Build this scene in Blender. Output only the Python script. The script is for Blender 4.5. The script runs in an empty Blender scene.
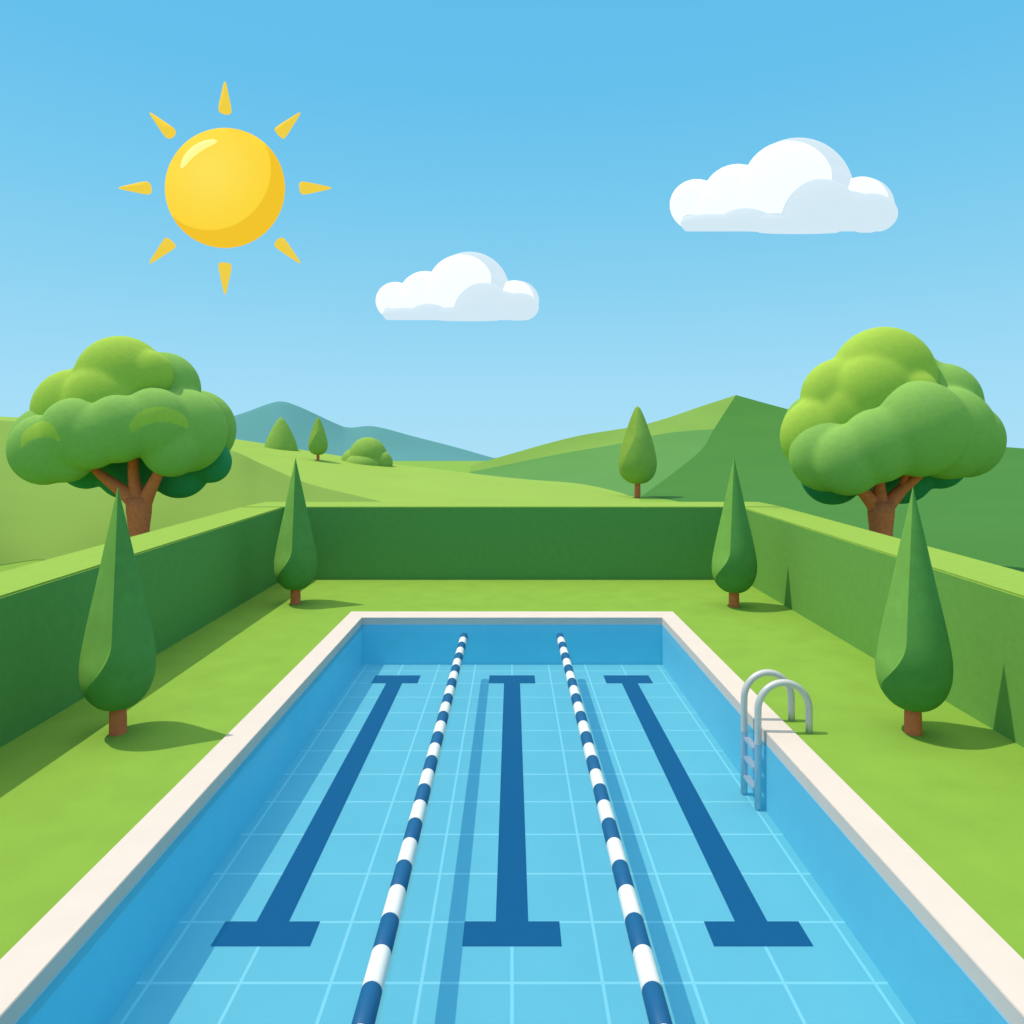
import bpy, bmesh, math, random
from mathutils import Vector, Matrix, noise

random.seed(4)
scene = bpy.context.scene
C = scene.collection
PI = math.pi
F, CX, HY, EYE = 700.0, 512.0, 452.0, 5.1      # focal length in pixels, vanishing point, eye height


def P(px, py, d):
    """a point of the place, d metres in front of the camera"""
    return Vector(((px - CX) / F * d, d, EYE - (py - HY) / F * d))


def lin(r, g, b):
    f = lambda c: (c / 255) / 12.92 if c <= 10 else ((c / 255 + 0.055) / 1.055) ** 2.4
    return (f(r), f(g), f(b))


# ------------------------------------------------------------------ objects
def link(name, bm, mats, parent=None, smooth=True, sharp=None):
    me = bpy.data.meshes.new(name)
    if sharp is not None:
        for e in bm.edges:
            if len(e.link_faces) == 2 and e.calc_face_angle(0) > sharp:
                e.smooth = False
    for f in bm.faces:
        f.smooth = smooth
    bm.to_mesh(me)
    bm.free()
    for m in (mats if isinstance(mats, (list, tuple)) else [mats]):
        me.materials.append(m)
    o = bpy.data.objects.new(name, me)
    C.objects.link(o)
    if parent is not None:
        o.parent = parent
    return o


def tag(o, label, cat, group=None):
    o['label'] = label
    o['category'] = cat
    if group:
        o['group'] = group
    return o


def thing(name, label, cat, loc=(0, 0, 0), rotz=0, group=None):
    o = bpy.data.objects.new(name, None)
    C.objects.link(o)
    o.empty_display_size = 0.3
    o.location = loc
    o.rotation_euler = (0, 0, rotz)
    return tag(o, label, cat, group)


def structure(o):
    o['kind'] = 'structure'
    return o


# ------------------------------------------------------------------ materials
def material(name, col, rough=0.85, var=0.06, scale=3.0, spec=0.25, emit=None, bump=0.0, bscale=40.0, metal=0.0):
    m = bpy.data.materials.new(name)
    m.use_nodes = True
    nt = m.node_tree
    b = nt.nodes['Principled BSDF']
    b.inputs['Roughness'].default_value = rough
    b.inputs['Specular IOR Level'].default_value = spec
    b.inputs['Metallic'].default_value = metal
    tc = nt.nodes.new('ShaderNodeTexCoord')
    n = nt.nodes.new('ShaderNodeTexNoise')
    n.inputs['Scale'].default_value = scale
    n.inputs['Detail'].default_value = 4
    nt.links.new(tc.outputs['Object'], n.inputs['Vector'])
    r = nt.nodes.new('ShaderNodeValToRGB')
    r.color_ramp.elements[0].position = 0.3
    r.color_ramp.elements[1].position = 0.7
    r.color_ramp.elements[0].color = tuple(c * (1 - var) for c in col) + (1,)
    r.color_ramp.elements[1].color = tuple(min(1, c * (1 + var)) for c in col) + (1,)
    nt.links.new(n.outputs['Fac'], r.inputs['Fac'])
    nt.links.new(r.outputs['Color'], b.inputs['Base Color'])
    if emit:
        b.inputs['Emission Color'].default_value = tuple(emit[0]) + (1,)
        b.inputs['Emission Strength'].default_value = emit[1]
    if bump:
        n2 = nt.nodes.new('ShaderNodeTexNoise')
        n2.inputs['Scale'].default_value = bscale
        n2.inputs['Detail'].default_value = 3
        nt.links.new(tc.outputs['Object'], n2.inputs['Vector'])
        bp = nt.nodes.new('ShaderNodeBump')
        bp.inputs['Strength'].default_value = bump
        bp.inputs['Distance'].default_value = 0.03
        nt.links.new(n2.outputs['Fac'], bp.inputs['Height'])
        nt.links.new(bp.outputs['Normal'], b.inputs['Normal'])
    return m


M = {}
M['lawn'] = material('lawn', (0.212, 0.365, 0.052), var=0.05, scale=1.1, spec=0.05, bump=0.15, bscale=30)
M['meadow'] = material('meadow', (0.280, 0.420, 0.072), var=0.03, scale=0.15, spec=0.05)
M['olive_slope'] = material('olive_slope', (0.205, 0.325, 0.062), var=0.03, scale=0.2, spec=0.05)
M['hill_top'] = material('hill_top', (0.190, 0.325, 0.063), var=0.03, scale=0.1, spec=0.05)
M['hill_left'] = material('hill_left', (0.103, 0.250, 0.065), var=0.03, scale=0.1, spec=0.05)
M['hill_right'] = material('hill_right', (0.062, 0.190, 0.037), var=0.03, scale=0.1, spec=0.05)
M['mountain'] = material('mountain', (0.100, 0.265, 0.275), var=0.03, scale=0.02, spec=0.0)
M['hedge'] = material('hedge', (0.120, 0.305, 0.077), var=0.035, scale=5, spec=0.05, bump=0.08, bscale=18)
M['hedge_sunny'] = material('hedge_sunny', (0.165, 0.35, 0.072), var=0.035, scale=5, spec=0.05, bump=0.08, bscale=18)  # right hedge faces, extra sunlight put into the base colour
M['hedge_top'] = material('hedge_top', (0.265, 0.410, 0.066), var=0.03, scale=5, spec=0.05, bump=0.08, bscale=18)  # top brighter than the faces, sunlight put into its colour
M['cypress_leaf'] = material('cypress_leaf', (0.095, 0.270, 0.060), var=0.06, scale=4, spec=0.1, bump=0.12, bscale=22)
M['cypress_sunlit'] = material('cypress_sunlit', (0.185, 0.375, 0.070), var=0.05, scale=4, spec=0.08, bump=0.12, bscale=22)  # sun-facing facet, sunlight painted in as a lighter green
M['poplar_facet'] = material('poplar_facet', (0.220, 0.340, 0.052), var=0.05, scale=2, spec=0.08)  # left facet of the oval crowns, slightly darker than the rest
M['poplar_leaf'] = material('poplar_leaf', (0.250, 0.400, 0.075), var=0.05, scale=2, spec=0.1)
M['leaf_light'] = material('leaf_light', (0.370, 0.520, 0.073), var=0.04, scale=5, spec=0.05, bump=0.2, bscale=7)  # sunny upper-left lobes and patches, sunlight put into the leaf colour
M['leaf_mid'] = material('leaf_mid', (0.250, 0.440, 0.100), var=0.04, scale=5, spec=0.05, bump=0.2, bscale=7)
M['leaf_dark'] = material('leaf_dark', (0.037, 0.260, 0.120), var=0.04, scale=5, spec=0.05, bump=0.2, bscale=7)  # crown underside, shade put into the leaf colour
M['bark'] = material('bark', (0.850, 0.180, 0.075), var=0.1, scale=6, spec=0.1, bump=0.2, bscale=12)
M['coping'] = material('coping', (0.660, 0.560, 0.510), var=0.02, scale=2, spec=0.2, bump=0.05)
M['steel'] = material('steel', (0.620, 0.580, 0.550), rough=0.35, var=0.02, spec=0.5, metal=0.15)
M['float_blue'] = material('float_blue', (0.008, 0.100, 0.250), rough=0.5, var=0.02, spec=0.25)
M['float_white'] = material('float_white', (0.74, 0.74, 0.74), rough=0.5, var=0.02, spec=0.25)
M['lane_line'] = material('lane_line', (0.004, 0.03, 0.09), rough=0.6, var=0.03, spec=0.1)
M['pool_wall'] = material('pool_wall', (0.240, 0.670, 0.800), rough=0.7, var=0.02, spec=0.1)
M['waterline'] = material('waterline', (0.42, 0.60, 0.72), rough=0.6, var=0.02, spec=0.2)
M['cloud_white'] = material('cloud_white', (0.35, 0.35, 0.35), var=0.0, spec=0.0, emit=((1, 1, 1), 0.82))  # glow stands in for sunlight on the puffs
M['cloud_base'] = material('cloud_base', (0.14, 0.15, 0.16), var=0.0, spec=0.0, emit=((0.66, 0.78, 0.86), 0.92))  # cloud shading painted as a duller pale blue glow
M['sun_gleam'] = material('sun_gleam', (0.5, 0.45, 0.2), var=0.0, spec=0.0, emit=((1.0, 0.84, 0.22), 0.80))
M['sun_ray'] = material('sun_ray', (0.3, 0.2, 0.03), var=0.0, spec=0.0, emit=((0.92, 0.60, 0.045), 0.82))


def pool_floor_material(tile=1.11, half=0.021):
    m = material('pool_floor', (0.200, 0.610, 0.650), rough=0.6, var=0.02, scale=0.8, spec=0.1)
    nt = m.node_tree
    b = nt.nodes['Principled BSDF']
    base = b.inputs['Base Color'].links[0].from_socket
    tc = [n for n in nt.nodes if n.type == 'TEX_COORD'][0]
    sp = nt.nodes.new('ShaderNodeSeparateXYZ')
    nt.links.new(tc.outputs['Object'], sp.inputs[0])

    def mth(op, a, v, clamp=False):
        n = nt.nodes.new('ShaderNodeMath')
        n.operation = op
        nt.links.new(a, n.inputs[0])
        if isinstance(v, float):
            n.inputs[1].default_value = v
        else:
            nt.links.new(v, n.inputs[1])
        return n.outputs[0]
    ds = []
    for k, off in (('X', 0.0), ('Y', 19.67)):
        s = mth('ADD', sp.outputs[k], tile * 200 - off + tile / 2)
        s = mth('MODULO', s, tile)
        s = mth('SUBTRACT', s, tile / 2)
        n = nt.nodes.new('ShaderNodeMath')
        n.operation = 'ABSOLUTE'
        nt.links.new(s, n.inputs[0])
        ds.append(n.outputs[0])
    dmin = mth('MINIMUM', ds[0], ds[1])
    fac = mth('LESS_THAN', dmin, half)
    mix = nt.nodes.new('ShaderNodeMix')
    mix.data_type = 'RGBA'
    nt.links.new(fac, mix.inputs[0])
    nt.links.new(base, mix.inputs[6])
    mix.inputs[7].default_value = (0.34, 0.82, 0.84, 1)
    nt.links.new(mix.outputs[2], b.inputs['Base Color'])
    return m


def water_material():
    m = bpy.data.materials.new('water')
    m.use_nodes = True
    nt = m.node_tree
    nt.nodes.clear()
    out = nt.nodes.new('ShaderNodeOutputMaterial')
    tr = nt.nodes.new('ShaderNodeBsdfTransparent')
    tr.inputs['Color'].default_value = (0.98, 0.99, 1.0, 1)
    df = nt.nodes.new('ShaderNodeBsdfDiffuse')
    df.inputs['Color'].default_value = (0.012, 0.225, 0.56, 1)
    gl = nt.nodes.new('ShaderNodeBsdfGlossy')
    gl.inputs['Roughness'].default_value = 0.08
    tc = nt.nodes.new('ShaderNodeTexCoord')
    n = nt.nodes.new('ShaderNodeTexNoise')
    n.inputs['Scale'].default_value = 2.2
    nt.links.new(tc.outputs['Object'], n.inputs['Vector'])
    bp = nt.nodes.new('ShaderNodeBump')
    bp.inputs['Strength'].default_value = 0.08
    bp.inputs['Distance'].default_value = 0.05
    nt.links.new(n.outputs['Fac'], bp.inputs['Height'])
    nt.links.new(bp.outputs['Normal'], gl.inputs['Normal'])
    m1 = nt.nodes.new('ShaderNodeMixShader')
    m1.inputs[0].default_value = 0.3
    nt.links.new(tr.outputs[0], m1.inputs[1])
    nt.links.new(df.outputs[0], m1.inputs[2])
    fr = nt.nodes.new('ShaderNodeFresnel')
    fr.inputs['IOR'].default_value = 1.06
    m2 = nt.nodes.new('ShaderNodeMixShader')
    nt.links.new(fr.outputs[0], m2.inputs[0])
    nt.links.new(m1.outputs[0], m2.inputs[1])
    nt.links.new(gl.outputs[0], m2.inputs[2])
    nt.links.new(m2.outputs[0], out.inputs['Surface'])
    return m


M['pool_floor'] = pool_floor_material()
M['water'] = water_material()


# ------------------------------------------------------------------ shapes
def quad_grid(bm, rows, mat=0, flip=False):
    vs = [[bm.verts.new(p) for p in r] for r in rows]
    for a, b in zip(vs[:-1], vs[1:]):
        for i in range(len(a) - 1):
            q = [a[i], a[i + 1], b[i + 1], b[i]]
            if flip:
                q.reverse()
            f = bm.faces.new(q)
            f.material_index = mat
    return vs


def box(bm, x0, x1, y0, y1, z0, z1, mat=0):
    v = [bm.verts.new((x, y, z)) for z in (z0, z1) for y in (y0, y1) for x in (x0, x1)]
    for q in ((0, 2, 3, 1), (4, 5, 7, 6), (0, 1, 5, 4), (2, 6, 7, 3), (0, 4, 6, 2), (1, 3, 7, 5)):
        bm.faces.new([v[i] for i in q]).material_index = mat


def ball(bm, c, r, mat=0, seg=48, sq=(1, 1, 1), floor_z=None):
    n, h = seg, seg // 2
    put = lambda x, y, z: bm.verts.new((c[0] + r * sq[0] * x, c[1] + r * sq[1] * y,
                                        max(c[2] + r * sq[2] * z, -1e9 if floor_z is None else floor_z)))
    rings = [[put(math.sin(PI * j / h) * math.cos(2 * PI * k / n), math.sin(PI * j / h) * math.sin(2 * PI * k / n), -math.cos(PI * j / h))
              for k in range(n)] for j in range(1, h)]
    lo, hi = put(0, 0, -1), put(0, 0, 1)
    fs = []
    for k in range(n):
        q = (k + 1) % n
        fs.append(bm.faces.new([lo, rings[0][q], rings[0][k]]))
        fs.append(bm.faces.new([hi, rings[-1][k], rings[-1][q]]))
        for a, b in zip(rings[:-1], rings[1:]):
            fs.append(bm.faces.new([a[k], a[q], b[q], b[k]]))
    for f in fs:
        f.material_index = mat


def melt(bm, voxel, passes):
    """fuses overlapping balls into one skin with softened seams"""
    me = bpy.data.meshes.new('melt')
    bm.to_mesh(me)
    bm.free()
    o = bpy.data.objects.new('melt', me)
    C.objects.link(o)
    m = o.modifiers.new('r', 'REMESH')
    m.mode = 'VOXEL'
    m.voxel_size = voxel
    m2 = o.modifiers.new('s', 'SMOOTH')
    m2.factor = 0.5
    m2.iterations = passes
    ev = o.evaluated_get(bpy.context.evaluated_depsgraph_get())
    out = bmesh.new()
    tmp = bpy.data.meshes.new_from_object(ev)
    out.from_mesh(tmp)
    bpy.data.objects.remove(o)
    bpy.data.meshes.remove(tmp)
    bpy.data.meshes.remove(me)
    return out


def tube(bm, pts, radii, seg=16, mat=0, caps=True):
    pts = [Vector(p) for p in pts]
    rings = []
    ref = None
    for i, p in enumerate(pts):
        t = (pts[min(i + 1, len(pts) - 1)] - pts[max(i - 1, 0)]).normalized()
        if ref is None:
            ref = t.orthogonal().normalized()
        ref = (ref - t * ref.dot(t)).normalized()
        b = t.cross(ref)
        r = radii[i] if isinstance(radii, (list, tuple)) else radii
        rings.append([bm.verts.new(p + ref * (r * math.cos(a)) + b * (r * math.sin(a)))
                      for a in (2 * PI * k / seg for k in range(seg))])
    for a, b in zip(rings[:-1], rings[1:]):
        for k in range(seg):
            bm.faces.new([a[k], a[(k + 1) % seg], b[(k + 1) % seg], b[k]]).material_index = mat
    if caps:
        bm.faces.new(rings[0][::-1]).material_index = mat
        bm.faces.new(rings[-1]).material_index = mat


def resample(pts, n):
    pts = [Vector(p) for p in pts]
    L = [0]
    for a, b in zip(pts[:-1], pts[1:]):
        L.append(L[-1] + (b - a).length)
    out = []
    k = 0
    for i in range(n):
        s = L[-1] * i / (n - 1)
        while k < len(pts) - 2 and s > L[k + 1]:
            k += 1
        t = (s - L[k]) / max(1e-9, L[k + 1] - L[k])
        out.append(pts[k].lerp(pts[k + 1], min(1, t)))
    return out


def spline(pts, n=12):
    """Catmull-Rom through tuples of any length"""
    out = []
    for i in range(len(pts) - 1):
        p0, p1, p2, p3 = pts[max(0, i - 1)], pts[i], pts[i + 1], pts[min(len(pts) - 1, i + 2)]
        for k in range(n):
            t = k / n
            out.append(tuple(0.5 * (2 * b + (c - a) * t + (2 * a - 5 * b + 4 * c - d) * t * t + (3 * b - a - 3 * c + d) * t ** 3)
                             for a, b, c, d in zip(p0, p1, p2, p3)))
    out.append(tuple(pts[-1]))
    return out


def coons(bottom, top, left, right, nu=40, nv=20):
    B, T = resample(bottom, nu), resample(top, nu)
    Lf, R = resample(left, nv), resample(right, nv)
    rows = []
    for j in range(nv):
        v = j / (nv - 1)
        row = []
        for i in range(nu):
            u = i / (nu - 1)
            row.append(B[i] * (1 - v) + T[i] * v + Lf[j] * (1 - u) + R[j] * u
                       - (B[0] * (1 - u) * (1 - v) + B[-1] * u * (1 - v) + T[0] * (1 - u) * v + T[-1] * u * v))
        rows.append(row)
    return rows


# ------------------------------------------------------------------ ground
HX, HYF, HYN = 4.60, 21.44, 5.5            # inner pool edges
OX, OYF, OYN = 5.12, 22.27, 4.9            # outer coping edges
ZT = 0.03                                  # coping top
ZF = -1.40                                 # pool floor
bm = bmesh.new()
xs = [-600, -OX + 0.02, OX - 0.02, 600]
ys = [-300, OYN + 0.02, OYF - 0.02, 620]
vs = [[bm.verts.new((x, y, 0)) for x in xs] for y in ys]
for j in range(3):
    for i in range(3):
        if (i, j) != (1, 1):
            bm.faces.new([vs[j][i], vs[j][i + 1], vs[j + 1][i + 1], vs[j + 1][i]])
structure(link('ground', bm, M['lawn'], smooth=False))

# ------------------------------------------------------------------ hills
def ridge(name, crest, base, back_d, mat, rows=14, pw=1.0, base_z=0.02):
    """crest: (px, py, depth); base: (px, depth) of the foot towards the camera"""
    cp = [P(*c) for c in crest]
    bp = [Vector(((c[0] - CX) / F * b, b, base_z)) for c, b in zip(crest, base)]
    grid = []
    for j in range(rows):
        t = j / (rows - 1)
        grid.append([Vector((a.x + (b.x - a.x) * t, a.y + (b.y - a.y) * t, a.z + (b.z - a.z) * t ** pw)) for a, b in zip(bp, cp)])
    for j in range(1, 9):
        t = j / 8
        grid.append([Vector((b.x * (1 + t * (back_d / b.y - 1)), b.y + (back_d - b.y) * t, b.z * (1 - t * t) - 0.5 * t)) for b in cp])
    bm = bmesh.new()
    quad_grid(bm, grid)
    return structure(link(name, bm, mat))


mtn = spline([(-160, 452, 480), (20, 446, 480), (130, 438, 480), (200, 425, 480), (240, 414, 480), (268, 404, 480), (282, 401.5, 480),
              (300, 407, 480), (337, 424, 480), (350, 427.5, 480), (375, 426.5, 480), (416, 437, 480), (455, 447, 480), (492, 457.5, 480), (560, 476, 480)], 8)
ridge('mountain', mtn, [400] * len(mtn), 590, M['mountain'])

meadow_crest = spline([(-160, 408, 92), (60, 420, 92), (150, 429, 91), (228, 438, 90), (297, 449, 88), (392, 464, 85), (442, 470, 83),
                       (540, 484, 80), (617, 495.5, 78), (650, 498, 78), (800, 500, 76), (1200, 500, 76)], 8)
MB = [34 + 12 * min(1, max(0, (c[0] - 300) / 300)) for c in meadow_crest]
ridge('meadow', meadow_crest, MB, 130, M['meadow'])


def meadow_point(px, py):
    """where the sight line through a place on the meadow meets its slope"""
    for a, b, ba in zip(meadow_crest[:-1], meadow_crest[1:], MB):
        if a[0] <= px <= b[0]:
            t = (px - a[0]) / (b[0] - a[0])
            c = tuple(u + (v - u) * t for u, v in zip(a, b))
            top = P(*c)
            d = ba
            while d < top.y:
                z = 0.02 + (top.z - 0.02) * (d - ba) / (top.y - ba)
                if P(px, py, d).z <= z:
                    break
                d += 0.1
            return P(px, py, d)


slope = spline([(-200, 410, 50), (60, 424, 48), (150, 434, 46), (226, 449, 45), (262, 464, 45), (304, 482, 45), (339, 491.5, 45), (369, 499, 45),
                (420, 512, 45), (480, 527, 45)], 8)
ridge('grass_slope', slope, [33 - 8 * min(1, max(0, (20 - c[0]) / 100)) for c in slope], 60, M['olive_slope'])

# the hill on the right: a lit flank, a top band and a shaded flank meeting in a spur, light and shade painted into their colours
crest_l = spline([(470, 466, 150), (500, 457, 150), (573, 437, 155), (646, 424, 162), (705, 405, 168), (736, 395, 172)], 8)
spur = spline([(640, 497.5, 79), (650, 490, 88), (676, 471, 108), (702, 449, 132), (714, 429, 150), (736, 395, 172)], 8)
band = spline([(470, 472, 146), (500, 466, 146), (559, 454, 147), (623, 443, 148), (664, 433.5, 149), (714, 429, 150)], 8)
crest_r = spline([(736, 395, 172), (793, 410.5, 160), (880, 432, 140), (980, 445, 120), (1200, 460, 90)], 8)
foot_r = spline([(640, 497.5, 79), (700, 507, 64.9), (760, 521, 51.7), (850, 552, 35.7), (965, 592, 25.5), (1200, 660, 17.2)], 8)
P3 = lambda c: [P(*q) for q in c]
k = 4 * 8
bm = bmesh.new()
foot_l = [Vector((p.x, p.y, min(p.z, 0.1))) for p in P3(spline([(470, 476, 142), (540, 483, 112), (600, 492, 88), (640, 497.5, 79)], 8))]
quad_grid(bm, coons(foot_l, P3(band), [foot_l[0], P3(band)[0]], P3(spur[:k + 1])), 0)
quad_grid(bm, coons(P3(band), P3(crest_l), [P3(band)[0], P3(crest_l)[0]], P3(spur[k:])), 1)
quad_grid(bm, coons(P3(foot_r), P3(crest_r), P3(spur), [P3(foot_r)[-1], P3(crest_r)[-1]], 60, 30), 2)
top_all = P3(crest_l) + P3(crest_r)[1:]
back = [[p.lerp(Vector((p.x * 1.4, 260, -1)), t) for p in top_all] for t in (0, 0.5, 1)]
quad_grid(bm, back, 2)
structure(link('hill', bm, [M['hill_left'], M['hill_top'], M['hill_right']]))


# ------------------------------------------------------------------ hedges
def hedge(name, foot, top, label, face='hedge'):
    """foot/top: four corners each, front-left, front-right, back-right, back-left"""
    bm = bmesh.new()
    f = [bm.verts.new(p) for p in foot]
    t = [bm.verts.new(p) for p in top]
    for i in range(4):
        bm.faces.new([f[i], f[(i + 1) % 4], t[(i + 1) % 4], t[i]])
    tf = bm.faces.new(t)
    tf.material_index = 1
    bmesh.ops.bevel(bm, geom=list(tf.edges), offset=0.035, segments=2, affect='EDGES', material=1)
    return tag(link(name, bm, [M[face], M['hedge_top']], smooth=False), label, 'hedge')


yn, yf = -7.0, 27.97
ix = lambda y: 8.86 + 0.30 * (y - 13.7) / 14.3      # inner face
ox = lambda y: 10.45 + 0.40 * (y - 13.7) / 14.3     # outer face
tz = lambda y: 2.64 + 0.26 * (y - 13.7) / 14.3
for s, side in ((-1, 'left'), (1, 'right')):
    cs = [(s * ix(yn), yn), (s * ix(yf), yf), (s * ox(yf), yf), (s * ox(yn), yn)]
    if s < 0:
        cs = cs[::-1]
    cs = cs[::-1] if s > 0 else cs[::-1]
    # counter-clockwise from above
    area = sum(a[0] * b[1] - b[0] * a[1] for a, b in zip(cs, cs[1:] + cs[:1]))
    if area < 0:
        cs = cs[::-1]
    lab = ('long clipped green hedge on the left of the pool, its pool side in shade' if s < 0 else
           'long clipped green hedge on the right of the pool, its pool side in sunlight')
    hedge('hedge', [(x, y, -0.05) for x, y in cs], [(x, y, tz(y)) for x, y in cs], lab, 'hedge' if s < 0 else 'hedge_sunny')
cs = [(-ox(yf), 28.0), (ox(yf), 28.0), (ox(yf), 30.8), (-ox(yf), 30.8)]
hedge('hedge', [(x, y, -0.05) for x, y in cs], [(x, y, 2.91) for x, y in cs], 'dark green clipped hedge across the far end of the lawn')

# ------------------------------------------------------------------ pool
pool = thing('swimming_pool', 'sunken rectangular lane pool with cream coping and light blue tiled floor', 'pool', (0, 0, 0))
bm = bmesh.new()
zc = -0.17
prof = [((OX, OYF, OYN), -0.1), ((OX, OYF, OYN), ZT), ((HX, HYF, HYN), ZT), ((HX, HYF, HYN), zc)]
rings = []
for (x, y1, y0), z in prof:
    rings.append([bm.verts.new(p) for p in ((-x, y0, z), (x, y0, z), (x, y1, z), (-x, y1, z))])
for a, b in zip(rings[:-1], rings[1:]):
    for i in range(4):
        bm.faces.new([a[i], a[(i + 1) % 4], b[(i + 1) % 4], b[i]])
eds = [e for e in bm.edges if abs(e.verts[0].co.z - ZT) < 1e-4 and abs(e.verts[1].co.z - ZT) < 1e-4
       and len(e.link_faces) == 2 and abs(e.link_faces[0].normal.angle(e.link_faces[1].normal, 0)) > -1]
bm.normal_update()
eds = [e for e in eds if e.calc_face_angle(0) > 0.5]
bmesh.ops.bevel(bm, geom=eds, offset=0.008, segments=2, affect='EDGES')
link('coping', bm, M['coping'], pool, smooth=False)

wt = -0.20
corners = [(-HX, HYN), (-HX, HYF), (HX, HYF), (HX, HYN)]
for i in range(4):
    (xa, ya), (xb, yb) = corners[i], corners[(i + 1) % 4]
    bm = bmesh.new()
    rows = [[Vector((xa, ya, z)), Vector((xb, yb, z))] for z in (ZF, wt, zc)]
    v = quad_grid(bm, rows)
    bm.faces.ensure_lookup_table()
    bm.faces[1].material_index = 1
    link('wall', bm, [M['pool_wall'], M['waterline']], pool, smooth=False)
bm = bmesh.new()
quad_grid(bm, [[Vector((-HX, HYN, ZF)), Vector((HX, HYN, ZF))], [Vector((-HX, HYF, ZF)), Vector((HX, HYF, ZF))]])
floor = link('floor', bm, M['pool_floor'], pool, smooth=False)
for x in (-3.31, 0.0, 3.31):
    bm = bmesh.new()
    w, bw, ya, yb, bt = 0.225, 0.655, 9.2, 20.36, 0.49
    pts = [(-bw, ya), (bw, ya), (bw, ya + bt), (w, ya + bt), (w, yb - 0.70), (bw, yb - 0.70), (bw, yb), (-bw, yb), (-bw, yb - 0.70),
           (-w, yb - 0.70), (-w, ya + bt), (-bw, ya + bt)]
    bm.faces.new([bm.verts.new((x + px, py, ZF + 0.004)) for px, py in pts])
    link('lane_line', bm, M['lane_line'], floor, smooth=False)

bm = bmesh.new()
quad_grid(bm, [[Vector((-HX, HYN, wt)), Vector((HX, HYN, wt))], [Vector((-HX, HYF, wt)), Vector((HX, HYF, wt))]])
structure(link('water', bm, M['water'], smooth=False))

# lane ropes: strings of blue and white floats
def float_bm(y0, y1, r, end=0):
    bm = bmesh.new()
    g = 0.012
    ys_ = [y0, y0 + g, y1 - g, y1]
    rs = [r * 0.93, r, r, r * 0.93]
    if end:
        n = 7
        ys_ = [y0, y0 + g] + [y1 - r + r * math.sin(PI / 2 * k / n) for k in range(n + 1)]
        rs = [r * 0.93, r] + [max(0.006, r * math.cos(PI / 2 * k / n)) for k in range(n + 1)]
    tube(bm, [(0, y, 0) for y in ys_], rs, 32)
    return bm


for s in (-1, 1):
    rope = thing('lane_rope', 'blue and white lane rope floating %s of the middle lane line' % ('left' if s < 0 else 'right'), 'lane rope',
                 (s * 1.37, 0, wt + 0.035), group='lane ropes floating on the pool')
    y = 5.82
    n = 0
    while n < 28:
        blue = (n % 2 == 1)
        link('float', float_bm(y, y + 0.51, 0.105, n == 27), M['float_blue' if blue else 'float_white'], rope, sharp=1.2)
        y += 0.51
        n += 1

# ladder
lad = thing('pool_ladder', 'silver metal pool ladder with two arched handrails over the right coping', 'ladder', (0, 0, 0))
for y, xa, xb in ((12.72, 4.47, 5.40), (13.30, 4.41, 5.31)):
    zs, zt_ = 0.42, 0.91
    pts = [(xa, y, ZF + 0.03), (xa, y, -0.6), (xa, y, 0.0), (xa, y, zs)]
    xm, rx, rz = (xa + xb) / 2, (xb - xa) / 2, zt_ - zs
    for k_ in range(1, 24):
        a = PI - PI * k_ / 24
        pts.append((xm + rx * math.cos(a), y, zs + rz * math.sin(a)))
    pts += [(xb, y, zs), (xb, y, 0.2), (xb, y, -0.02)]
    bm = bmesh.new()
    tube(bm, pts, 0.062, 24)
    link('handrail', bm, M['steel'], lad, sharp=1.2)
for z in (-0.32, -0.68, -1.04):
    bm = bmesh.new()
    box(bm, 4.38, 4.50, 12.75, 13.27, z - 0.035, z + 0.035)
    bmesh.ops.bevel(bm, geom=list(bm.edges), offset=0.012, segments=2, affect='EDGES')
    link('tread', bm, M['steel'], lad, sharp=0.9)


# ------------------------------------------------------------------ trees
def taper_crown(profile, crease, nseg=72):
    """profile: (z, radius) from the bottom; crease(t): angle where the sunny facet turns into the round side"""
    bm = bmesh.new()
    z0, z1 = profile[0][0], profile[-1][0]
    rings = []
    for z, r in profile:
        t = (z - z0) / (z1 - z0)
        ac, on = crease(t)
        a0 = PI * 1.04 - 2 * PI                       # left limb = -184 deg .. crease between -180 and -80
        rr = []
        pa = Vector((math.cos(a0), math.sin(a0)))
        pc = Vector((math.cos(ac), math.sin(ac))) * (1 + 0.30 * on)
        n1 = nseg // 3
        for k_ in range(n1):
            u = k_ / n1
            ang = a0 + (ac - a0) * u
            arc = Vector((math.cos(ang), math.sin(ang)))
            ch = pa.lerp(pc, u)
            rr.append(arc.lerp(ch, 0.85 * on))
        n2 = nseg - n1
        for k_ in range(n2):
            u = k_ / n2
            ang = ac + (a0 + 2 * PI - ac) * u
            f = 1 + 0.30 * on * (1 - u) ** 5
            rr.append(Vector((math.cos(ang), math.sin(ang))) * f)
        rings.append([bm.verts.new((p.x * r, p.y * r, z)) for p in rr])
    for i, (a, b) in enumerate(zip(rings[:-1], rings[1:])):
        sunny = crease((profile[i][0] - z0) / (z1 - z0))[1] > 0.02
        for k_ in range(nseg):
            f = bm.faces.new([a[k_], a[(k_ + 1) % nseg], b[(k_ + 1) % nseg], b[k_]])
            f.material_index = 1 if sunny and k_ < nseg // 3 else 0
    bm.faces.new(rings[0][::-1])
    bm.faces.new(rings[-1])
    n1 = nseg // 3
    for (a, b), (z, r) in zip(zip(rings[:-1], rings[1:]), profile[:-1]):
        if crease((z - z0) / (z1 - z0))[1] > 0.12:
            e = bm.edges.get((a[n1], b[n1]))
            if e:
                e.smooth = False
    return bm


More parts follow.
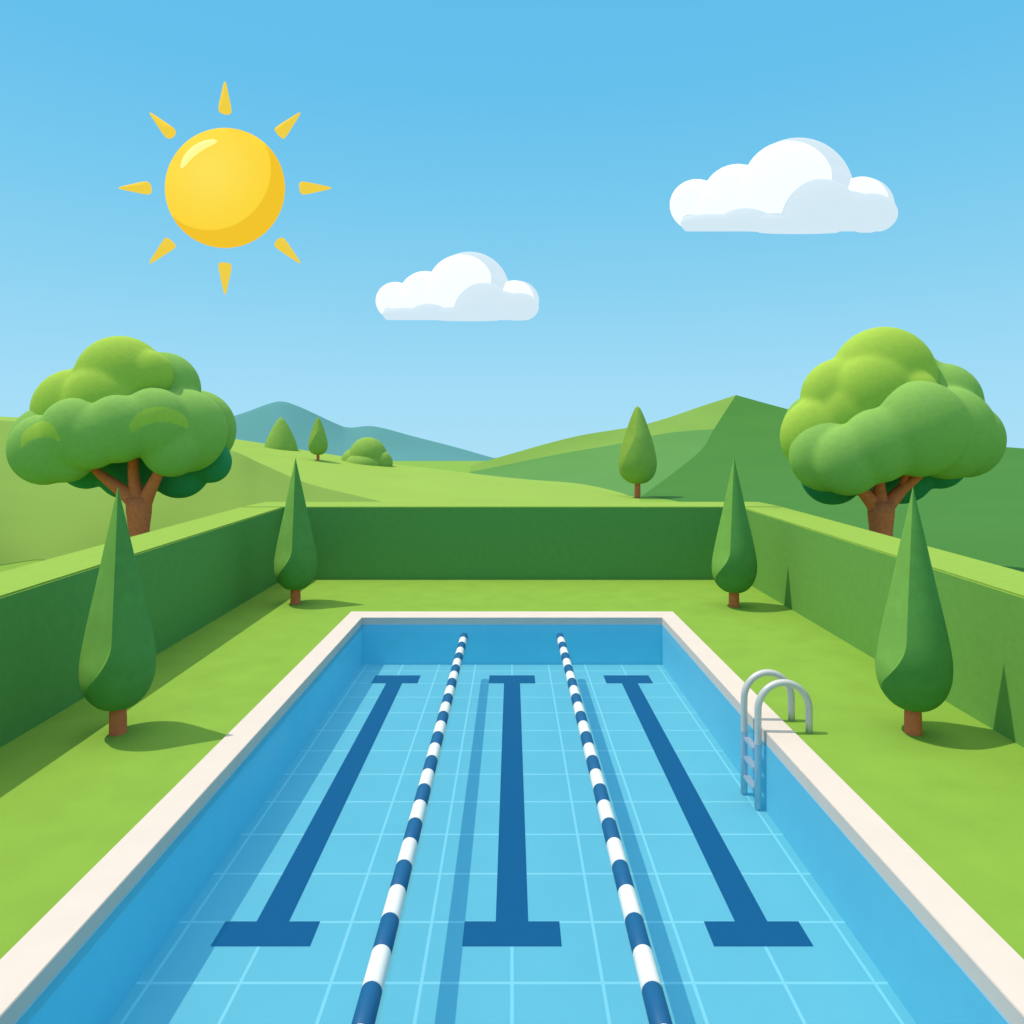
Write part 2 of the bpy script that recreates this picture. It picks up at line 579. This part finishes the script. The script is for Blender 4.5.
def cypress(base, top_z, bot_z, half, name, label, leaf, trunk_r, shape='cone'):
    t = thing(name, label, 'tree', base, -math.atan2(base[0], base[1]) )
    H = top_z - bot_z
    keys = {'cone': [(0, 0.02), (0.012, 0.40), (0.04, 0.66), (0.08, 0.85), (0.13, 0.965), (0.18, 1.0), (0.25, 0.975), (0.4, 0.80), (0.6, 0.53), (0.8, 0.27),
                     (0.93, 0.095), (0.98, 0.032), (1.0, 0.004)],
            'oval': [(0, 0.02), (0.015, 0.40), (0.05, 0.66), (0.11, 0.88), (0.20, 1.0), (0.32, 1.0), (0.5, 0.84), (0.7, 0.58), (0.85, 0.36), (0.95, 0.18),
                     (0.985, 0.08), (1.0, 0.004)]}[shape]
    prof = [(bot_z + a * H, max(0.003, r * half)) for a, r in spline(keys, 6)]

    def crease(u):
        if shape == 'cone':
            lo, hi = 0.10, 0.34
            end = -math.radians(98)
        else:
            lo, hi = 0.10, 0.62
            end = -math.radians(96)
        k_ = min(1, max(0, (u - lo) / (hi - lo)))
        k_ = math.sin(k_ * PI / 2) ** 0.8 if shape == 'cone' else k_ ** 0.8
        return (-math.radians(155) + (end + math.radians(155)) * k_, k_)
    link('crown', taper_crown(prof, crease), leaf, t)
    bm = bmesh.new()
    tube(bm, [(0, 0, -0.12), (0, 0, 0.0), (0, 0, bot_z * 0.6), (0, 0, bot_z + H * 0.08)], [trunk_r * 1.06, trunk_r * 1.02, trunk_r, trunk_r * 0.9], 20)
    link('trunk', bm, M['bark'], t, sharp=1.2)
    return t


def ground_pt(px, py):
    d = F * EYE / (py - HY)
    return Vector(((px - CX) / F * d, d, 0))


for px, py, top, bot, hw, lab in (
        (118, 733, 487, 709, 33.5, 'tall dark green cypress standing by the left hedge, nearest on that side'),
        (913, 733, 487, 710, 33.5, 'tall dark green cypress standing by the right hedge, nearest on that side'),
        (295.5, 603.5, 458, 590, 20.5, 'dark green cypress in the far left corner of the lawn'),
        (734, 606.5, 458, 593, 21.5, 'dark green cypress in the far right corner of the lawn')):
    g = ground_pt(px, py)
    k_ = g.y / F
    cypress(g, (py - top) * k_, (py - bot) * k_, hw * k_, 'cypress_tree', lab, [M['cypress_leaf'], M['cypress_sunlit']], 8.0 / 33.5 * hw * k_)

for px, py, top, bot, hw, lab in (
        (637.5, 496.5, 406, 484, 18.5, 'round topped green tree on the meadow edge behind the far hedge'),
        (318, 460.5, 417, 455, 9.3, 'very small slender tree on the left hilltop between two bushes')):
    g = meadow_point(px, py)
    k_ = g.y / F
    cypress(g, (py - top) * k_, (py - bot) * k_, hw * k_, 'slender_tree', lab, [M['poplar_leaf'], M['poplar_facet']], 0.16 * hw * k_, 'oval')

# bushes on the meadow
g = meadow_point(281, 448.5)
k_ = g.y / F
bm = bmesh.new()
keys = spline([(0, 1.02), (0.2, 0.96), (0.45, 0.78), (0.7, 0.52), (0.87, 0.30), (0.96, 0.15), (1, 0.01)], 5)
rings = []
for a, r in keys:
    rings.append([bm.verts.new((16.8 * k_ * r * math.cos(q), 14 * k_ * r * math.sin(q), (-6 + 37 * a) * k_)) for q in (2 * PI * i / 40 for i in range(40))])
for a, b in zip(rings[:-1], rings[1:]):
    for i in range(40):
        bm.faces.new([a[i], a[(i + 1) % 40], b[(i + 1) % 40], b[i]])
bm.faces.new(rings[-1])
o = tag(link('bush', bm, M['poplar_leaf']), 'pointed dome shaped green bush on the left hilltop', 'bush')
o.location = g
g = meadow_point(366, 463)
k_ = g.y / F
bm = bmesh.new()
for dx, dy, dz, r, sq in ((-9, 2, 2, 16, 0.85), (2, 0, 6, 19, 1.05), (14, -2, 0, 13, 1.0), (-1, -4, -3, 20, 0.7), (-14, -1, -2, 11, 0.7)):
    ball(bm, Vector((dx * k_, dy * k_, dz * k_)), r * k_, 0, 36, (1, 0.9, sq))
o = tag(link('bush', bm, M['poplar_leaf']), 'low lumpy green bush on the left hilltop, right of the small tree', 'bush')
o.location = g


def broadleaf(px, d, lobes, branches, trunk, label, lit_patches=()):
    """lobes: (px, py, radius px, depth offset px, tone)"""
    t = thing('broadleaf_tree', label, 'tree', ((px - CX) / F * d, d, 0))
    k_ = d / F
    org = Vector(t.location)
    bm = bmesh.new()
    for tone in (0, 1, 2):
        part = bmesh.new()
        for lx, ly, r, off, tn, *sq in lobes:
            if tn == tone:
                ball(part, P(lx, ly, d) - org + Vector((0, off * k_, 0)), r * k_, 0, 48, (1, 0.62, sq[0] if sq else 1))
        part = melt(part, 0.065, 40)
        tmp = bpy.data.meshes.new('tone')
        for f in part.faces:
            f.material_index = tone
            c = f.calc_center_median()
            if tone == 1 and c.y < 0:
                # sprays of painted sunlight in paler leaf colour, on the side towards the pool
                for ax, az, aw, ah, bx, bz, bw, bh in lit_patches:
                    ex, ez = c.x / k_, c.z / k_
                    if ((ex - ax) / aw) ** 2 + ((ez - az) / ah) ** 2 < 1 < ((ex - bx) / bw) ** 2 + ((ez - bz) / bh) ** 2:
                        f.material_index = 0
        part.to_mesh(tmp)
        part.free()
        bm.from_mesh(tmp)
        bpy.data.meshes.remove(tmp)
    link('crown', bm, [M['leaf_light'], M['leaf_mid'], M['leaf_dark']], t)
    bm = bmesh.new()
    pts = [P(x, y, d) - org for x, y, r in trunk]
    pts = [Vector((0, 0, -0.4)) + Vector((pts[0].x, 0, 0))] + pts
    tube(bm, pts, [trunk[0][2] * k_ * 1.15] + [r * k_ for x, y, r in trunk], 20)
    for br in branches:
        sp_ = spline(br, 6)
        tube(bm, [P(x, y, d) - org + Vector((0, o_ * k_, 0)) for x, y, o_, r in sp_], [r * k_ for x, y, o_, r in sp_], 14)
    link('trunk', bm, M['bark'], t, sharp=1.2)
    return t


H31 = HY + F * EYE / 31              # where the ground line lies, 31 m off
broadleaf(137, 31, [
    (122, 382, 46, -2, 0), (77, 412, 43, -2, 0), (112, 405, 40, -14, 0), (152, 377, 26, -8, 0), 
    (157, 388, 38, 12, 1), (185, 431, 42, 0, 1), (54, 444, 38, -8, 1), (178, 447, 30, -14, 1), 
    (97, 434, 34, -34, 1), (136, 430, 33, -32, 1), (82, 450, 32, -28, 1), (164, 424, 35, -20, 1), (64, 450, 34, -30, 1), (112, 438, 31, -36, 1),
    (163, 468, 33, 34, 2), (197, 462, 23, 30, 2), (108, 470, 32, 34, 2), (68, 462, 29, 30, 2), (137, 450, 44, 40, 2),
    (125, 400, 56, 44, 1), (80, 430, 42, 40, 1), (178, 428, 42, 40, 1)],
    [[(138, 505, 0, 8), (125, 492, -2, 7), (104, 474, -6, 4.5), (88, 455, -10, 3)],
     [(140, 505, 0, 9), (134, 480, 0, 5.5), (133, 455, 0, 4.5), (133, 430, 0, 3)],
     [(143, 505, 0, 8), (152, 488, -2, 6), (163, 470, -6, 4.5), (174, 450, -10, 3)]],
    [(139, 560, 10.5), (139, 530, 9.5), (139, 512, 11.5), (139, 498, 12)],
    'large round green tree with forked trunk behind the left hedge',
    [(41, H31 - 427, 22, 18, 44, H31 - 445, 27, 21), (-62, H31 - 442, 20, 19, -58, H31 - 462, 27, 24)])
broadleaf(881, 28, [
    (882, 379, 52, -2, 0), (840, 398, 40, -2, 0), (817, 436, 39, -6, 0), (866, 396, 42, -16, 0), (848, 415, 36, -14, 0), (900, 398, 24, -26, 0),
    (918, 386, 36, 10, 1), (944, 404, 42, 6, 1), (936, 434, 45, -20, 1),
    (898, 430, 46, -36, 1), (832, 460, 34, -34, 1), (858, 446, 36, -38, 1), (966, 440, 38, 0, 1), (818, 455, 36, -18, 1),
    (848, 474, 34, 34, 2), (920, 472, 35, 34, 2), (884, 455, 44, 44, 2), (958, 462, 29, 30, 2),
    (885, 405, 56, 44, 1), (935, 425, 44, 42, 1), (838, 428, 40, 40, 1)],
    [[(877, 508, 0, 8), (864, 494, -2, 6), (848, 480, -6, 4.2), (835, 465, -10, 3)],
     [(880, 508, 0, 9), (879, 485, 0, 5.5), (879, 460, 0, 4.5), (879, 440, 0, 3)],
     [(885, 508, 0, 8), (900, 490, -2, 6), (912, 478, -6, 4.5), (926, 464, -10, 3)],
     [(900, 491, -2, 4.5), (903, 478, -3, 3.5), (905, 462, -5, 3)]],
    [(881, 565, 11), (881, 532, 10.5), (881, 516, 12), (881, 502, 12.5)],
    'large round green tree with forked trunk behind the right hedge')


# ------------------------------------------------------------------ sun and clouds
def sun_material():
    m = bpy.data.materials.new('sun_face')
    m.use_nodes = True
    nt = m.node_tree
    b = nt.nodes['Principled BSDF']
    b.inputs['Roughness'].default_value = 0.7
    b.inputs['Specular IOR Level'].default_value = 0.0
    b.inputs['Base Color'].default_value = (0.25, 0.16, 0.02, 1)
    tc = nt.nodes.new('ShaderNodeTexCoord')
    sub = nt.nodes.new('ShaderNodeVectorMath')
    sub.operation = 'DISTANCE'
    comb = nt.nodes.new('ShaderNodeVectorMath')
    comb.operation = 'MULTIPLY'
    comb.inputs[1].default_value = (1, 0, 1)
    nt.links.new(tc.outputs['Object'], comb.inputs[0])
    nt.links.new(comb.outputs[0], sub.inputs[0])
    sub.inputs[1].default_value = (-0.20, 0, 0.26)
    r = nt.nodes.new('ShaderNodeValToRGB')
    r.color_ramp.elements[0].position = 0.0
    r.color_ramp.elements[0].color = (1.0, 0.74, 0.10, 1)
    r.color_ramp.elements[1].position = 0.985
    r.color_ramp.elements[1].color = (1.0, 0.64, 0.035, 1)
    e = r.color_ramp.elements.new(1.0)
    e.color = (0.90, 0.50, 0.012, 1)  # darker lower-right rim, shading painted into the glow
    nt.links.new(sub.outputs['Value'], r.inputs['Fac'])
    nt.links.new(r.outputs['Color'], b.inputs['Emission Color'])
    b.inputs['Emission Strength'].default_value = 0.9
    return m


D = 900
sc = P(225, 188, D)
k_ = D / F
sun_o = thing('sun', 'round yellow sun with eight short pointed rays high in the left sky', 'sun', sc)
bm = bmesh.new()
ball(bm, (0, 0, 0), 1.0, 0, 128)
disc = link('disc', bm, sun_material(), sun_o)
disc.scale = (60 * k_, 9 * k_, 60 * k_)
bm = bmesh.new()
pts, rad = [], []
for i in range(17):
    a = math.radians(157 - 60 * i / 16)
    x, z = 44 * math.cos(a), 44 * math.sin(a)
    pts.append((x * k_, -math.sqrt(60.2 ** 2 - x * x - z * z) * k_ * 0.15 + 2.6 * k_, z * k_))
    rad.append(k_ * 5.4 * max(0.12, math.sin(PI * (0.04 + 0.92 * i / 16))) ** 0.35)
tube(bm, pts, rad, 16)
link('gleam', bm, M['sun_gleam'], sun_o)  # highlight on the disc, built as a raised glowing strip
for i in range(8):
    a = i * PI / 4
    u = Vector((math.cos(a), 0, math.sin(a)))
    r0, r1 = (75, 106.5)
    ds = [(r0, 0.5), (r0 + 0.8, 5.2), (r0 + 2.4, 6.2), (r0 + 8, 5.6), (r0 + 18, 3.6), (r1 - 4, 1.7), (r1 - 1, 0.9), (r1, 0.2)]
    bm = bmesh.new()
    tube(bm, [u * (q * k_) for q, w in ds], [w * k_ for q, w in ds], 20)
    link('ray', bm, M['sun_ray'], sun_o)


def cloud(x, y, s, label, d=860):
    """x, y: middle of the flat base as seen, s: scale against the large cloud"""
    k_ = d / F * s
    t = thing('cloud', label, 'cloud', P(x, y, d))
    # (x, z, radius, towards the back, flattening)
    # (x, z, radius, towards the back, flattening)
    white = [(-85, 28, 27.5, 0, 0.95), (-44, 32, 37, -1, 1), (6, 44, 47, -6, 1), (-14, 30, 40, -5, 1), (-62, 22, 28, -4, 0.9), (79, 30, 27, -5, 0.95)]
    pale = [(-70, 9, 33, -8, 0.27), (-36, 8, 30, -11, 0.52), (0, 9, 50, -7, 0.22), (36, 12, 40, -16, 0.98), (17, 40, 56, 2, 1), (43, 42, 27, -5, 1),
            (84, 28, 29.5, 2, 0.95), (62, 16, 32, -14, 0.75), (86, 18, 27, -12, 0.74)]
    pale += [(q, 9.5, 10, -5, 1) for q in range(-92, 97, 6)]
    for nm, lst, mat in (('sunlit_puffs', white, M['cloud_white']), ('shaded_base', pale, M['cloud_base'])):
        bm = bmesh.new()
        for cx, cz, r, off, sq in lst:
            ball(bm, Vector((cx * k_, off * 0.5 * k_, cz * k_)), r * k_, 0, 64, (1, 0.14, sq), 0.0 if nm == 'shaded_base' else 0.6)
        bm = melt(bm, 0.8 * k_, 4)
        for v in bm.verts:
            if v.co.z < (0.9 if nm == 'shaded_base' else 4) * k_:
                v.co.z = (0.9 if nm == 'shaded_base' else 4) * k_
        link(nm, bm, mat, t)
    return t


cloud(782, 233, 1.0, 'large white puffy cloud with flat base, in the right of the sky')
cloud(457, 321, 0.725, 'smaller white puffy cloud with flat base, in the middle of the sky')

# ------------------------------------------------------------------ light
sdir = Vector((-0.49, 0.04, 1.0)).normalized()
lamp = bpy.data.lights.new('sunlight', 'SUN')
lamp.energy = 3.15
lamp.angle = math.radians(0.5)
lamp.color = (1.0, 0.91, 0.74)
lo = bpy.data.objects.new('sunlight', lamp)
lo.rotation_euler = sdir.to_track_quat('Z', 'Y').to_euler()
lo.location = (-20, 10, 40)
C.objects.link(lo)

w = bpy.data.worlds.new('World')
scene.world = w
w.use_nodes = True
nt = w.node_tree
bg = nt.nodes['Background']
sky = nt.nodes.new('ShaderNodeTexSky')
sky.sky_type = 'NISHITA'
sky.sun_disc = False
sky.sun_elevation = math.asin(sdir.z)
sky.sun_rotation = math.atan2(sdir.x, sdir.y)
tc = nt.nodes.new('ShaderNodeTexCoord')
sp = nt.nodes.new('ShaderNodeSeparateXYZ')
nt.links.new(tc.outputs['Generated'], sp.inputs[0])
r = nt.nodes.new('ShaderNodeValToRGB')
stops = [(0.0, lin(172, 226, 250)), (0.10, lin(160, 220, 248)), (0.22, lin(139, 211, 243)), (0.34, lin(118, 202, 240)), (0.46, lin(101, 193, 238)),
         (0.60, lin(96, 190, 236)), (0.74, lin(180, 216, 239)), (0.86, (1.05, 1.12, 1.16)), (1.0, (1.7, 1.7, 1.62))]  # zenith above the frame brightened to add fill light
els = r.color_ramp.elements
els[0].position, els[0].color = stops[0][0], stops[0][1] + (1,)
els[1].position, els[1].color = stops[-1][0], stops[-1][1] + (1,)
for p_, c_ in stops[1:-1]:
    e = els.new(p_)
    e.color = c_ + (1,)
nt.links.new(sp.outputs['Z'], r.inputs['Fac'])
sc_ = nt.nodes.new('ShaderNodeVectorMath')
sc_.operation = 'SCALE'
sc_.inputs['Scale'].default_value = 10.0
nt.links.new(r.outputs['Color'], sc_.inputs[0])
mix = nt.nodes.new('ShaderNodeMix')
mix.data_type = 'RGBA'
mix.inputs[0].default_value = 0.97
nt.links.new(sky.outputs['Color'], mix.inputs[6])
nt.links.new(sc_.outputs[0], mix.inputs[7])
nt.links.new(mix.outputs[2], bg.inputs['Color'])
bg.inputs['Strength'].default_value = 0.1

# ------------------------------------------------------------------ camera
cam = bpy.data.cameras.new('camera')
cam.sensor_width = 36
cam.lens = 36 * F / 1024
cam.shift_y = (HY - 512) / 1024
cam.clip_end = 5000
co = bpy.data.objects.new('camera', cam)
co.location = (0, 0, EYE)
co.rotation_euler = (PI / 2, 0, 0)
C.objects.link(co)
scene.camera = co
scene.view_settings.view_transform = 'Standard'
scene.view_settings.look = 'None'
scene.view_settings.exposure = 0
scene.cycles.use_denoising = True
scene.cycles.max_bounces = 8
scene.cycles.transparent_max_bounces = 12
